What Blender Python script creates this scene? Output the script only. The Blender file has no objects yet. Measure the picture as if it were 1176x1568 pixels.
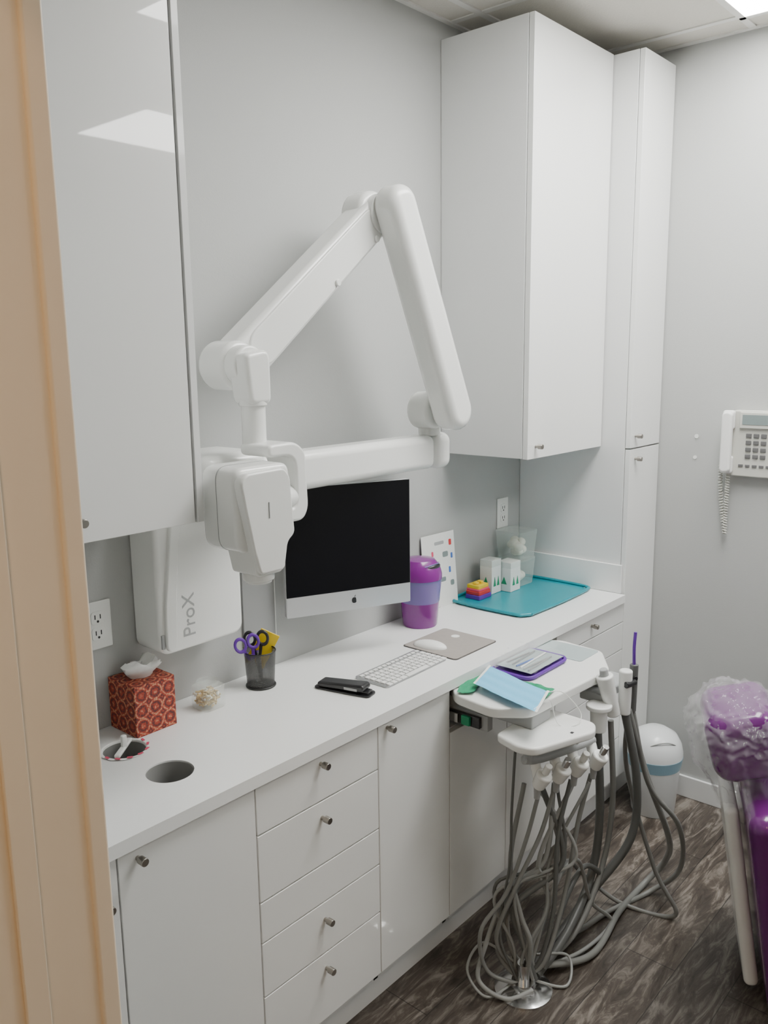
import bpy, bmesh, math, random
from mathutils import Vector, Matrix, noise
random.seed(7)
# ------------------------------------------------------------------ materials
def mat(name,col,rough=0.5,metal=0.0,coat=0.0,alpha=1.0,trans=0.0,noise_amt=0.0,nscale=20,bump=0.0,bscale=60,emit=None,estr=0,spec=0.5,crough=0.06):
    m=bpy.data.materials.new(name); m.use_nodes=True; nt=m.node_tree; b=nt.nodes['Principled BSDF']
    c=tuple(col)+(1,)
    b.inputs['Base Color'].default_value=c
    b.inputs['Roughness'].default_value=rough; b.inputs['Metallic'].default_value=metal
    b.inputs['Coat Weight'].default_value=coat; b.inputs['Coat Roughness'].default_value=crough
    b.inputs['Alpha'].default_value=alpha; b.inputs['Transmission Weight'].default_value=trans
    b.inputs['Specular IOR Level'].default_value=spec
    tc=nt.nodes.new('ShaderNodeTexCoord')
    if noise_amt>0:
        n=nt.nodes.new('ShaderNodeTexNoise'); n.inputs['Scale'].default_value=nscale; n.inputs['Detail'].default_value=4
        nt.links.new(tc.outputs['Object'],n.inputs['Vector'])
        mx=nt.nodes.new('ShaderNodeMix'); mx.data_type='RGBA'
        mx.inputs[6].default_value=tuple(max(0,x*(1-noise_amt)) for x in col)+(1,)
        mx.inputs[7].default_value=tuple(min(1,x*(1+noise_amt)) for x in col)+(1,)
        nt.links.new(n.outputs['Fac'],mx.inputs[0]); nt.links.new(mx.outputs[2],b.inputs['Base Color'])
    if bump>0:
        n=nt.nodes.new('ShaderNodeTexNoise'); n.inputs['Scale'].default_value=bscale
        nt.links.new(tc.outputs['Object'],n.inputs['Vector'])
        bp=nt.nodes.new('ShaderNodeBump'); bp.inputs['Strength'].default_value=bump; bp.inputs['Distance'].default_value=0.002
        nt.links.new(n.outputs['Fac'],bp.inputs['Height']); nt.links.new(bp.outputs['Normal'],b.inputs['Normal'])
    if emit: 
        b.inputs['Emission Color'].default_value=tuple(emit)+(1,); b.inputs['Emission Strength'].default_value=estr
    return m
M={}
M['wall']=mat('wall_paint',(0.48,0.49,0.48),0.7,noise_amt=0.015,nscale=3,bump=0.15,bscale=250)
M['ceil']=mat('ceiling_tile',(0.72,0.69,0.63),0.9,noise_amt=0.06,nscale=160,bump=0.5,bscale=180)
M['grid']=mat('ceiling_grid',(0.8,0.79,0.76),0.5)
M['cab']=mat('gloss_white_door',(0.83,0.84,0.825),0.35,coat=1.0,crough=0.025)
M['cabside']=mat('white_melamine',(0.78,0.79,0.785),0.35,noise_amt=0.01,coat=0.3)
M['dark']=mat('dark_gap',(0.25,0.25,0.25),0.8)
M['counter']=mat('quartz_counter',(0.86,0.87,0.86),0.3,coat=0.2,noise_amt=0.015,nscale=300)
M['jamb']=mat('jamb_paint',(0.82,0.72,0.58),0.5,noise_amt=0.03,nscale=5)
M['steel']=mat('brushed_steel',(0.36,0.34,0.31),0.3,metal=1.0)
M['chrome']=mat('chrome',(0.7,0.7,0.7),0.15,metal=1.0)
M['xwhite']=mat('xray_plastic',(0.86,0.87,0.845),0.25,coat=0.35)
M['xgrey']=mat('xray_grey',(0.38,0.39,0.39),0.4)
M['sleeve']=mat('sleeve_grey',(0.30,0.30,0.29),0.5)
M['black']=mat('black_plastic',(0.012,0.012,0.014),0.3,coat=0.3)
M['screen']=mat('screen_glass',(0.003,0.003,0.005),0.06,spec=0.35)
M['alu']=mat('aluminium',(0.66,0.67,0.68),0.35,metal=0.5)
M['kbase']=mat('keyboard_aluminium',(0.42,0.43,0.44),0.35,metal=0.6)
M['key']=mat('white_keys',(0.86,0.86,0.84),0.4)
M['pad']=mat('mousepad_cloth',(0.34,0.31,0.285),0.8,noise_amt=0.08,nscale=60)
M['padb']=mat('mousepad_edge',(0.08,0.075,0.07),0.8)
M['purple']=mat('purple_plastic',(0.20,0.008,0.22),0.25,coat=0.4)
M['bag']=mat('blue_liner',(0.30,0.30,0.68),0.25,alpha=0.5)
M['teal']=mat('teal_plastic',(0.002,0.25,0.31),0.35,coat=0.2)
M['clear']=mat('clear_plastic',(0.80,0.90,0.84),0.12,alpha=0.24,coat=0.5)
M['glass']=mat('clear_glass',(0.85,0.92,0.88),0.08,alpha=0.22,coat=0.8)
M['cotton']=mat('cotton',(0.88,0.87,0.76),0.95,bump=1,bscale=90)
M['wood']=mat('pick_wood',(0.62,0.46,0.20),0.7)
M['card']=mat('white_card',(0.84,0.85,0.82),0.6)
M['green']=mat('green_ink',(0.01,0.28,0.13),0.5)
M['yellow']=mat('yellow_plastic',(0.85,0.60,0.02),0.45)
M['red']=mat('red_plastic',(0.60,0.04,0.04),0.4)
M['blue']=mat('blue_ink',(0.05,0.15,0.5),0.5)
M['mask']=mat('mask_blue',(0.18,0.56,0.85),0.75,bump=0.6,bscale=300)
M['lilac']=mat('lilac_purple',(0.13,0.03,0.35),0.35)
M['film']=mat('clear_film',(0.92,0.92,0.94),0.10,alpha=0.13,coat=1.0)
M['hose']=mat('grey_hose',(0.22,0.225,0.215),0.4)
M['hosed']=mat('dark_grey_hose',(0.12,0.125,0.12),0.4)
M['hosel']=mat('light_grey_hose',(0.30,0.31,0.30),0.4)
M['vinyl']=mat('purple_vinyl',(0.13,0.012,0.15),0.25,coat=0.6,bump=0.3,bscale=60)
M['phone']=mat('phone_plastic',(0.60,0.60,0.55),0.4)
M['phkey']=mat('phone_key',(0.13,0.13,0.13),0.5)
M['lcd']=mat('phone_lcd',(0.22,0.27,0.27),0.2)
M['coverg']=mat('tray_glass',(0.42,0.50,0.50),0.15,coat=0.5)
M['bin']=mat('bin_plastic',(0.76,0.79,0.80),0.3,coat=0.3)
M['binbag']=mat('bin_liner',(0.30,0.50,0.62),0.3,alpha=0.8)
M['mesh']=mat('black_mesh_metal',(0.05,0.05,0.05),0.4,metal=0.7)
M['shadowg']=mat('painted_shadow_grey',(0.33,0.335,0.33),0.45)  # painted shade: grey for the monitor's shadow on the back wall
M['tissue']=mat('tissue_paper',(0.87,0.87,0.85),0.9)
M['pink']=mat('pink_ink',(0.70,0.08,0.16),0.6)
M['light']=mat('light_diffuser',(1,1,1),0.5,emit=(1.0,0.99,0.96),estr=23)
def mesh_cup():
    m=mat('perforated_mesh',(0.10,0.10,0.10),0.4,metal=0.6); nt=m.node_tree; b=nt.nodes['Principled BSDF']
    tc=nt.nodes.new('ShaderNodeTexCoord'); ck=nt.nodes.new('ShaderNodeTexChecker'); ck.inputs['Scale'].default_value=420
    nt.links.new(tc.outputs['Object'],ck.inputs['Vector'])
    mr=nt.nodes.new('ShaderNodeMapRange'); mr.inputs[3].default_value=0.2; mr.inputs[4].default_value=0.75
    nt.links.new(ck.outputs['Fac'],mr.inputs[0]); nt.links.new(mr.outputs[0],b.inputs['Alpha']); return m
M['cup']=mesh_cup()
def floor_mat():
    m=mat('vinyl_plank',(0.1,0.08,0.07),0.34); nt=m.node_tree; b=nt.nodes['Principled BSDF']
    tc=nt.nodes.new('ShaderNodeTexCoord')
    br=nt.nodes.new('ShaderNodeTexBrick'); br.inputs['Scale'].default_value=1.0
    br.inputs['Brick Width'].default_value=1.2; br.inputs['Row Height'].default_value=0.15; br.inputs['Mortar Size'].default_value=0.0015
    br.inputs['Color1'].default_value=(0.7,0.7,0.7,1); br.inputs['Color2'].default_value=(1.15,1.13,1.10,1); br.inputs['Mortar'].default_value=(0.25,0.25,0.25,1)
    nt.links.new(tc.outputs['Object'],br.inputs['Vector'])
    mp=nt.nodes.new('ShaderNodeMapping'); mp.inputs['Scale'].default_value=(3.0,14,1); nt.links.new(tc.outputs['Object'],mp.inputs['Vector'])
    n=nt.nodes.new('ShaderNodeTexNoise'); n.inputs['Scale'].default_value=1.8; n.inputs['Detail'].default_value=9; n.inputs['Roughness'].default_value=0.72; n.inputs['Distortion'].default_value=1.0
    nt.links.new(mp.outputs[0],n.inputs['Vector'])
    cr=nt.nodes.new('ShaderNodeValToRGB'); e=cr.color_ramp.elements
    e[0].position=0.34; e[0].color=(0.030,0.024,0.020,1); e[1].position=0.68; e[1].color=(0.29,0.265,0.235,1)
    x=e.new(0.50); x.color=(0.088,0.072,0.060,1)
    nt.links.new(n.outputs['Fac'],cr.inputs[0])
    mx=nt.nodes.new('ShaderNodeMix'); mx.data_type='RGBA'; mx.blend_type='MULTIPLY'; mx.inputs[0].default_value=1
    nt.links.new(cr.outputs[0],mx.inputs[6]); nt.links.new(br.outputs[0],mx.inputs[7]); nt.links.new(mx.outputs[2],b.inputs['Base Color'])
    return m
M['floor']=floor_mat()
def tissue_mat():
    m=mat('ornament_red_paper',(0.6,0.08,0.04),0.5); nt=m.node_tree; b=nt.nodes['Principled BSDF']
    tc=nt.nodes.new('ShaderNodeTexCoord')
    v=nt.nodes.new('ShaderNodeTexVoronoi'); v.inputs['Scale'].default_value=26; v.inputs['Randomness'].default_value=0.0
    nt.links.new(tc.outputs['Object'],v.inputs['Vector'])
    ml=nt.nodes.new('ShaderNodeMath'); ml.operation='MULTIPLY'; ml.inputs[1].default_value=30
    nt.links.new(v.outputs['Distance'],ml.inputs[0])
    sn=nt.nodes.new('ShaderNodeMath'); sn.operation='SINE'; nt.links.new(ml.outputs[0],sn.inputs[0])
    n=nt.nodes.new('ShaderNodeTexNoise'); n.inputs['Scale'].default_value=210; nt.links.new(tc.outputs['Object'],n.inputs['Vector'])
    ad=nt.nodes.new('ShaderNodeMath'); ad.operation='MULTIPLY_ADD'; ad.inputs[1].default_value=3.6
    nt.links.new(n.outputs['Fac'],ad.inputs[0]); nt.links.new(sn.outputs[0],ad.inputs[2])
    cr=nt.nodes.new('ShaderNodeValToRGB'); e=cr.color_ramp.elements
    e[0].position=0.28; e[0].color=(0.10,0.02,0.02,1); e[1].position=1.0; e[1].color=(0.58,0.30,0.17,1)
    a=e.new(0.5); a.color=(0.32,0.034,0.018,1); a=e.new(0.78); a.color=(0.42,0.06,0.027,1)
    dv=nt.nodes.new('ShaderNodeMath'); dv.operation='DIVIDE'; dv.inputs[1].default_value=3.0; nt.links.new(ad.outputs[0],dv.inputs[0])
    nt.links.new(dv.outputs[0],cr.inputs[0]); nt.links.new(cr.outputs[0],b.inputs['Base Color']); return m
M['tbox']=tissue_mat()

# ------------------------------------------------------------------ geometry helpers
COL=bpy.context.scene.collection
def fin(name,bm,m,T=None,ang=38,wn=True):
    bmesh.ops.recalc_face_normals(bm,faces=bm.faces)
    for f in bm.faces: f.smooth=True
    for e in bm.edges:
        if len(e.link_faces)==2 and e.calc_face_angle(0)>math.radians(ang): e.smooth=False
    me=bpy.data.meshes.new(name); 
    if T is not None: bm.transform(T)
    vs=[v.co.copy() for v in bm.verts]
    c=Vector((0,0,0))
    if vs:
        lo=Vector((min(v[i] for v in vs) for i in range(3))); hi=Vector((max(v[i] for v in vs) for i in range(3))); c=(lo+hi)/2
        bm.transform(Matrix.Translation(-c))
    bm.to_mesh(me); bm.free()
    o=bpy.data.objects.new(name,me); o.location=c; COL.objects.link(o)
    me.materials.append(M[m] if isinstance(m,str) else m)
    if wn:
        w=o.modifiers.new('wn','WEIGHTED_NORMAL'); w.mode='FACE_AREA'; w.keep_sharp=True; w.weight=80
    return o
def bev(bm,b,seg=3,ang=30):
    if b<=0: return
    es=[e for e in bm.edges if len(e.link_faces)==2 and e.calc_face_angle(0)>math.radians(ang)]
    bmesh.ops.bevel(bm,geom=es,offset=b,segments=seg,affect='EDGES',profile=0.5,clamp_overlap=True)
def box(n,x0,x1,y0,y1,z0,z1,m,b=0,seg=3,T=None):
    bm=bmesh.new(); bmesh.ops.create_cube(bm,size=1)
    for v in bm.verts: v.co=Vector(((x0+x1)/2+v.co.x*(x1-x0),(y0+y1)/2+v.co.y*(y1-y0),(z0+z1)/2+v.co.z*(z1-z0)))
    bev(bm,b,seg); return fin(n,bm,m,T)
def prism(n,pts,ax,a0,a1,m,b=0,seg=3,T=None,ang=30):
    bm=bmesh.new()
    def P(p,a):
        return Vector((p[0],p[1],a)) if ax=='z' else (Vector((p[0],a,p[1])) if ax=='y' else Vector((a,p[0],p[1])))
    lo=[bm.verts.new(P(p,a0)) for p in pts]; hi=[bm.verts.new(P(p,a1)) for p in pts]
    bm.faces.new(lo); bm.faces.new(hi[::-1]); N=len(pts)
    for i in range(N): bm.faces.new((lo[i],lo[(i+1)%N],hi[(i+1)%N],hi[i]))
    bmesh.ops.recalc_face_normals(bm,faces=bm.faces)
    bev(bm,b,seg,ang); return fin(n,bm,m,T)
def frame(d):
    d=d.normalized(); a=Vector((0,0,1)) if abs(d.z)<0.9 else Vector((1,0,0))
    u=d.cross(a).normalized(); v=d.cross(u).normalized(); return u,v
def cyl(n,p0,p1,r0,m,r1=None,seg=32,b=0,T=None,caps=True):
    r1=r0 if r1 is None else r1; p0=Vector(p0);p1=Vector(p1); u,v=frame(p1-p0); bm=bmesh.new()
    A=[];B=[]
    for i in range(seg):
        a=2*math.pi*i/seg; d=u*math.cos(a)+v*math.sin(a); A.append(bm.verts.new(p0+d*r0)); B.append(bm.verts.new(p1+d*r1))
    if caps: bm.faces.new(A); bm.faces.new(B[::-1])
    for i in range(seg): bm.faces.new((A[i],A[(i+1)%seg],B[(i+1)%seg],B[i]))
    bmesh.ops.recalc_face_normals(bm,faces=bm.faces)
    bev(bm,b,3,40); return fin(n,bm,m,T)
def lathe(n,prof,loc,m,seg=40,T=None,sx=1,sy=1):
    bm=bmesh.new(); rings=[]
    for r,z in prof:
        if r<1e-6: rings.append([bm.verts.new((loc[0],loc[1],loc[2]+z))])
        else: rings.append([bm.verts.new((loc[0]+sx*r*math.cos(2*math.pi*i/seg),loc[1]+sy*r*math.sin(2*math.pi*i/seg),loc[2]+z)) for i in range(seg)])
    for a,b in zip(rings,rings[1:]):
        for i in range(seg):
            j=(i+1)%seg
            if len(a)==1 and len(b)>1: bm.faces.new((a[0],b[i],b[j]))
            elif len(b)==1 and len(a)>1: bm.faces.new((a[i],a[j],b[0]))
            elif len(a)>1: bm.faces.new((a[i],a[j],b[j],b[i]))
    return fin(n,bm,m,T,wn=False)
def catmull(P,k=8):
    P=[Vector(p) for p in P]; out=[]
    Q=[P[0]*2-P[1]]+P+[P[-1]*2-P[-2]]
    for i in range(1,len(Q)-2):
        a,b,c,d=Q[i-1:i+3]
        for s in range(k):
            t=s/k; out.append(0.5*((2*b)+(c-a)*t+(2*a-5*b+4*c-d)*t*t+(3*b-a-3*c+d)*t**3))
    out.append(P[-1]); return out
def tube(n,P,r,m,seg=10,k=8,smooth=True,T=None):
    pts=catmull(P,k) if smooth else [Vector(p) for p in P]
    bm=bmesh.new(); rings=[]; u=None
    for i,p in enumerate(pts):
        d=(pts[min(i+1,len(pts)-1)]-pts[max(i-1,0)]).normalized()
        if u is None: u,_=frame(d)
        u=(u-d*u.dot(d)).normalized(); v=d.cross(u)
        rr=r(i/(len(pts)-1)) if callable(r) else r
        rings.append([bm.verts.new(p+(u*math.cos(2*math.pi*j/seg)+v*math.sin(2*math.pi*j/seg))*rr) for j in range(seg)])
    for a,b in zip(rings,rings[1:]):
        for j in range(seg): bm.faces.new((a[j],a[(j+1)%seg],b[(j+1)%seg],b[j]))
    bm.faces.new(rings[0]); bm.faces.new(rings[-1][::-1]); return fin(n,bm,m,T,60,wn=False)
def ball(n,c,r,m,s=(1,1,1),T=None):
    bm=bmesh.new(); bmesh.ops.create_uvsphere(bm,u_segments=24,v_segments=14,radius=r)
    for v in bm.verts: v.co=Vector((c[0]+v.co.x*s[0],c[1]+v.co.y*s[1],c[2]+v.co.z*s[2]))
    return fin(n,bm,m,T,wn=False)
def torus(n,c,R,r,m,T=None,seg=28,sx=1,sy=1,rot=None):
    bm=bmesh.new(); rg=[]
    for i in range(seg):
        a=2*math.pi*i/seg; row=[]
        for j in range(10):
            b=2*math.pi*j/10; p=Vector((sx*(R+r*math.cos(b))*math.cos(a),sy*(R+r*math.cos(b))*math.sin(a),r*math.sin(b)))
            if rot is not None: p=rot@p
            row.append(bm.verts.new(p+Vector(c)))
        rg.append(row)
    for i in range(seg):
        for j in range(10): bm.faces.new((rg[i][j],rg[(i+1)%seg][j],rg[(i+1)%seg][(j+1)%10],rg[i][(j+1)%10]))
    return fin(n,bm,m,T,80,wn=False)
def group(name,objs):
    bpy.context.view_layer.update()
    pts=[o.matrix_world@Vector(b) for o in objs for b in o.bound_box]
    lo=[min(p[i] for p in pts) for i in range(3)]; hi=[max(p[i] for p in pts) for i in range(3)]
    e=bpy.data.objects.new(name,None); e.empty_display_size=0.05; e.location=((lo[0]+hi[0])/2,(lo[1]+hi[1])/2,lo[2]); COL.objects.link(e)
    bpy.context.view_layer.update()
    for o in objs:
        o.parent=e; o.matrix_parent_inverse=e.matrix_world.inverted()
    return e
def knob(x,y,z):
    a=cyl('knob_stem',(x,y,z),(x,y-0.012,z),0.005,'steel',seg=16)
    b=cyl('knob_cap',(x,y-0.010,z),(x,y-0.028,z),0.0085,'steel',seg=20,b=0.0015)
    return [a,b]
def capsule(p0,p1,r0,r1,n=14):
    a=Vector(p0);b=Vector(p1);d=(b-a).normalized();th=math.atan2(d.y,d.x);pts=[]
    for i in range(n+1):
        t=th+math.pi/2+math.pi*i/n; pts.append((a.x+r0*math.cos(t),a.y+r0*math.sin(t)))
    for i in range(n+1):
        t=th-math.pi/2+math.pi*i/n; pts.append((b.x+r1*math.cos(t),b.y+r1*math.sin(t)))
    return pts
def rrect(x0,x1,y0,y1,r,n=6):
    pts=[]
    for cx,cy,a0 in((x1-r,y1-r,0),(x0+r,y1-r,90),(x0+r,y0+r,180),(x1-r,y0+r,270)):
        for i in range(n+1):
            a=math.radians(a0+90*i/n); pts.append((cx+r*math.cos(a),cy+r*math.sin(a)))
    return pts
def rpoly(pts,r,n=5):
    """round every corner of a polygon"""
    out=[];N=len(pts)
    for i in range(N):
        p=Vector(pts[i]);a=Vector(pts[i-1]);b=Vector(pts[(i+1)%N])
        da=(a-p);db=(b-p);ra=min(r,da.length*0.45);rb=min(r,db.length*0.45)
        A=p+da.normalized()*ra;B=p+db.normalized()*rb
        for k in range(n+1):
            t=k/n; q=A*(1-t)**2+p*2*t*(1-t)+B*t*t; out.append((q.x,q.y))
    return out
def RZ(deg,c): c=Vector(c); return Matrix.Translation(c)@Matrix.Rotation(math.radians(deg),4,'Z')@Matrix.Translation(-c)

# ------------------------------------------------------------------ room shell
WY=1.83; WX=3.197; CZ=2.86; XL=0.333; YF=-1.7
CT=0.88
box('floor',-1.3,WX+0.1,YF-0.1,WY+0.1,-0.05,0,'floor')
box('wall_back',-1.3,WX+0.1,WY,WY+0.1,0,CZ+0.05,'wall')
box('wall_right',WX,WX+0.1,YF-0.1,WY,0,CZ+0.05,'wall')
box('wall_front',-1.3,WX,YF-0.1,YF,0,CZ+0.05,'wall')
bm=bmesh.new()
def addbox(bm,x0,x1,y0,y1,z0,z1):
    r=bmesh.ops.create_cube(bm,size=1)
    for v in r['verts']: v.co=Vector(((x0+x1)/2+v.co.x*(x1-x0),(y0+y1)/2+v.co.y*(y1-y0),(z0+z1)/2+v.co.z*(z1-z0)))
addbox(bm,0.20,0.315,0.66,WY,0,CZ); addbox(bm,0.20,0.315,YF,-0.36,0,CZ); addbox(bm,0.20,0.315,-0.36,0.66,2.2,CZ)
fin('wall_left',bm,'wall')
j=[box('jamb_lining',0.185,0.3155,0.604,0.66,0,2.2,'jamb'),
   box('casing_inner',0.3155,0.333,0.600,0.70,0,2.26,'jamb',0.003),
   box('stop_bead',0.252,0.272,0.600,0.604,0,2.2,'jamb',0.0015),
   box('jamb_lining_far',0.185,0.3155,-0.36,-0.304,0,2.2,'jamb'),
   box('casing_inner_far',0.3155,0.333,-0.40,-0.30,0,2.26,'jamb',0.003),
   box('head_lining',0.185,0.3155,-0.304,0.604,2.15,2.2,'jamb')]
group('trim_1',j)
bm=bmesh.new(); addbox(bm,-1.3,WX+0.1,YF-0.1,WY+0.1,CZ,CZ+0.05); fin('ceiling',bm,'ceil')
bm=bmesh.new()
gx=[3.06-0.61*i for i in range(5)]; gy=[1.70-0.61*i for i in range(6)]
for x in gx: addbox(bm,x-0.012,x+0.012,YF,WY,CZ-0.004,CZ)
for y in gy: addbox(bm,XL,WX,y-0.012,y+0.012,CZ-0.005,CZ)
addbox(bm,XL,WX,WY-0.02,WY,CZ-0.006,CZ); addbox(bm,WX-0.02,WX,YF,WY,CZ-0.006,CZ)
fin('trim_2',bm,'grid')
def troffer(x0,x1,y0,y1):
    a=box('diffuser',x0+0.02,x1-0.02,y0+0.02,y1-0.02,CZ-0.012,CZ-0.006,'light')
    fr=[box('frame',x0,x0+0.02,y0,y1,CZ-0.014,CZ-0.005,'grid'),box('frame',x1-0.02,x1,y0,y1,CZ-0.014,CZ-0.005,'grid'),
        box('frame',x0,x1,y0,y0+0.02,CZ-0.014,CZ-0.005,'grid'),box('frame',x0,x1,y1-0.02,y1,CZ-0.014,CZ-0.005,'grid')]
    group('ceiling_light',[a]+fr)
troffer(1.66,3.06,0.46,1.09)
troffer(2.28,3.06,-1.0,-0.38)
box('baseboard_right',WX-0.012,WX,YF,1.40,0,0.09,'cabside',0.003)

# ------------------------------------------------------------------ wall cabinets
UB=1.437; UT=2.7986; UY=1.4735
def wall_cab(x0,x1,splits,knobs,extra=None):
    P=[box('carcass',x0,x1,UY+0.0215,WY-0.001,UB,UT,'cabside',0.0015)]
    xs=[x0]+splits+[x1]
    for a,b in zip(xs,xs[1:]): P.append(box('door',a+0.0015,b-0.0015,UY,UY+0.0195,UB-0.002,UT,'cab',0.0015))
    for k in knobs: P+=knob(k[0],UY,k[1])
    if extra: P.append(extra)
    return group('wall_cabinet',P)
wall_cab(0.34,1.076,[0.77],[(0.805,1.478)],box('end_panel',1.0795,1.096,UY-0.002,WY-0.001,UB-0.002,UT,'cabside',0.001))
wall_cab(2.41,2.935,[],[(2.461,1.476)])
TY=1.359; SP=1.430
P=[box('carcass',2.937,WX-0.002,TY+0.0215,WY-0.001,0.10,2.7978,'cabside',0.0015),
   box('upper_door',2.9385,WX-0.004,TY,TY+0.0195,SP+0.0025,2.7978,'cab',0.0015),
   box('lower_door',2.9385,WX-0.004,TY,TY+0.0195,0.13,SP-0.0025,'cab',0.0015),
   box('plinth',2.937,WX-0.002,TY+0.055,WY-0.001,0.0,0.10,'cabside'),
   box('side_splash',2.925,2.9365,1.37,WY-0.001,CT,0.99,'counter',0.002)]
P+=knob(2.976,TY,1.476)+knob(2.981,TY,1.391)
group('tall_cabinet',P)
# ------------------------------------------------------------------ base cabinets
ux=[0.34,0.767,1.110,1.52,1.83,2.43,2.937]
P=[]
for i,x in enumerate(ux):
    w=0.009
    a=max(x-w,0.34); b=min(x+w,2.936)
    P.append(box('partition',a,b,TY+0.022,WY-0.001,0.10,0.849,'dark' if 0<i<6 else 'cabside'))
P.append(box('bottom_panel',0.34,2.936,TY+0.022,WY-0.001,0.10,0.13,'cabside'))
P.append(box('plinth',0.34,2.936,TY+0.055,TY+0.075,0,0.10,'cabside'))
g=0.0018
def front(x0,x1,z0,z1,n='door'): P.append(box(n,x0+g,x1-g,TY,TY+0.0195,z0+g,z1-g,'cab',0.0015))
front(0.34,0.767,0.13,0.848); front(0.767,1.11,0.13,0.848); P+=knob(0.811,TY,0.824); P+=knob(0.735,TY,0.76)
zs=[0.13,0.317,0.457,0.560,0.727,0.848]
for a,b in zip(zs,zs[1:]): front(1.11,1.52,a,b,'drawer_front')
for z in(0.824,0.684,0.410,0.274): P+=knob(1.313,TY,z)
front(1.52,1.83,0.13,0.848); P+=knob(1.556,TY,0.830)
front(1.83,2.13,0.13,0.716); front(2.13,2.43,0.13,0.716)
P.append(box('opening_floor',1.84,2.42,TY+0.021,WY-0.001,0.700,0.716,'cabside'))
for a,b in zip([0.13,0.30,0.42,0.54,0.66,0.77],[0.30,0.42,0.54,0.66,0.77,0.848]): front(2.43,2.937,a,b,'drawer_front')
for z in(0.819,0.721): P+=knob(2.677,TY,z)
group('base_cabinet',P)
ct=box('slab',0.335,2.9245,1.349,WY-0.001,0.85,CT,'counter',0)
ct.modifiers.clear()
cuts=[]
HOLES=((0.998,1.513,0.053),(0.992,1.685,0.050))
for (x,y,r) in HOLES:
    c=cyl('cut',(x,y,0.8),(x,y,0.95),r,'counter',seg=64); c.modifiers.clear(); cuts.append(c)
    md=ct.modifiers.new('b','BOOLEAN'); md.operation='DIFFERENCE'; md.object=c; md.solver='EXACT'
bpy.context.view_layer.update()
dg=bpy.context.evaluated_depsgraph_get(); me=bpy.data.meshes.new_from_object(ct.evaluated_get(dg)); ct.modifiers.clear(); ct.data=me
for p in me.polygons: p.use_smooth=False
for c in cuts: bpy.data.objects.remove(c)
sl=[]
for (x,y,r) in HOLES:
    r-=0.0005
    sl.append(lathe('sleeve',[(r,-0.003),(r,-0.13),(r-0.0015,-0.13),(r-0.0015,-0.003),(r,-0.003)],(x,y,CT),'sleeve',48))
group('countertop',[ct]+sl)
# ------------------------------------------------------------------ xray unit
P=[]
P.append(prism('wall_box',rrect(1.128,1.388,1.060,1.50,0.03),'y',1.715,WY-0.001,'xwhite',0.012,4))
P.append(prism('box_curved_ridge',rpoly([(1.140,1.072),(1.170,1.068),(1.176,1.20),(1.188,1.32),(1.215,1.46),(1.180,1.46),(1.158,1.30),(1.142,1.18)],0.02,3),'y',1.704,1.72,'xwhite',0.006,3))
P.append(box('box_slot',1.131,1.139,1.7115,1.717,1.080,1.115,'xgrey'))
tc=bpy.data.curves.new('label','FONT'); tc.body='ProX'; tc.size=0.052; tc.extrude=0.0004
to=bpy.data.objects.new('label_tmp',tc); COL.objects.link(to)
to.matrix_world=Matrix(((0,-1,0,1.232),(0,0,-1,1.7145),(1,0,0,1.092),(0,0,0,1)))
bpy.context.view_layer.update(); dg=bpy.context.evaluated_depsgraph_get()
tm=bpy.data.meshes.new_from_object(to.evaluated_get(dg)); lo=bpy.data.objects.new('label',tm); lo.matrix_world=to.matrix_world.copy(); COL.objects.link(lo); tm.materials.clear(); tm.materials.append(M['xgrey']); bpy.data.objects.remove(to); P.append(lo)
P.append(box('mount_head',1.20,1.40,1.60,1.80,1.47,1.555,'xwhite',0.03,5))
P.append(box('horizontal_arm',1.30,2.105,1.615,1.705,1.430,1.535,'xwhite',0.024,5))
P.append(box('elbow_collar',2.108,2.185,1.61,1.71,1.425,1.54,'xwhite',0.03,5))
P.append(cyl('elbow_post',(2.125,1.66,1.53),(2.125,1.66,1.60),0.035,'xwhite',b=0.006))
P.append(cyl('lower_pivot',(2.10,1.608,1.612),(2.10,1.69,1.612),0.058,'xwhite',b=0.014))
P.append(prism('front_arm',capsule((2.11,1.612),(1.851,2.182),0.059,0.054),'y',1.515,1.605,'xwhite',0.03,5,ang=60))
P.append(cyl('upper_pivot',(1.845,1.595,2.165),(1.845,1.625,2.165),0.054,'xwhite'))
P.append(cyl('upper_pivot_disc',(1.838,1.618,2.163),(1.838,1.70,2.163),0.066,'xwhite',b=0.018))
P.append(prism('rear_arm',capsule((1.835,2.155),(1.345,1.765),0.053,0.058),'y',1.605,1.69,'xwhite',0.016,5,ang=60))
P.append(prism('rear_arm_cover',capsule((1.80,2.128),(1.40,1.809),0.043,0.046),'y',1.600,1.61,'xwhite',0.004,3,ang=60))
for t in(0.10,0.42): 
    px=1.835+(1.345-1.835)*t; pz=2.155-0.39*t
    P.append(cyl('screw_cap',(px+0.03,1.594,pz-0.020),(px+0.03,1.604,pz-0.020),0.009,'xwhite',b=0.002))
P.append(cyl('elbow_disc',(1.325,1.60,1.762),(1.325,1.70,1.762),0.060,'xwhite',b=0.016))
P.append(cyl('elbow_hub',(1.318,1.56,1.762),(1.318,1.605,1.762),0.048,'xwhite',b=0.008))
P.append(prism('swivel_head',rpoly([(1.276,1.79),(1.342,1.80),(1.352,1.78),(1.352,1.672),(1.286,1.672),(1.276,1.76)],0.018),'y',1.525,1.595,'xwhite',0.016,5,ang=40))
P.append(cyl('swivel_neck',(1.320,1.56,1.73),(1.320,1.56,1.668),0.034,'xwhite',b=0.003))
P.append(cyl('drop_tube',(1.320,1.56,1.68),(1.320,1.56,1.555),0.029,'xwhite',b=0.003))
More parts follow.
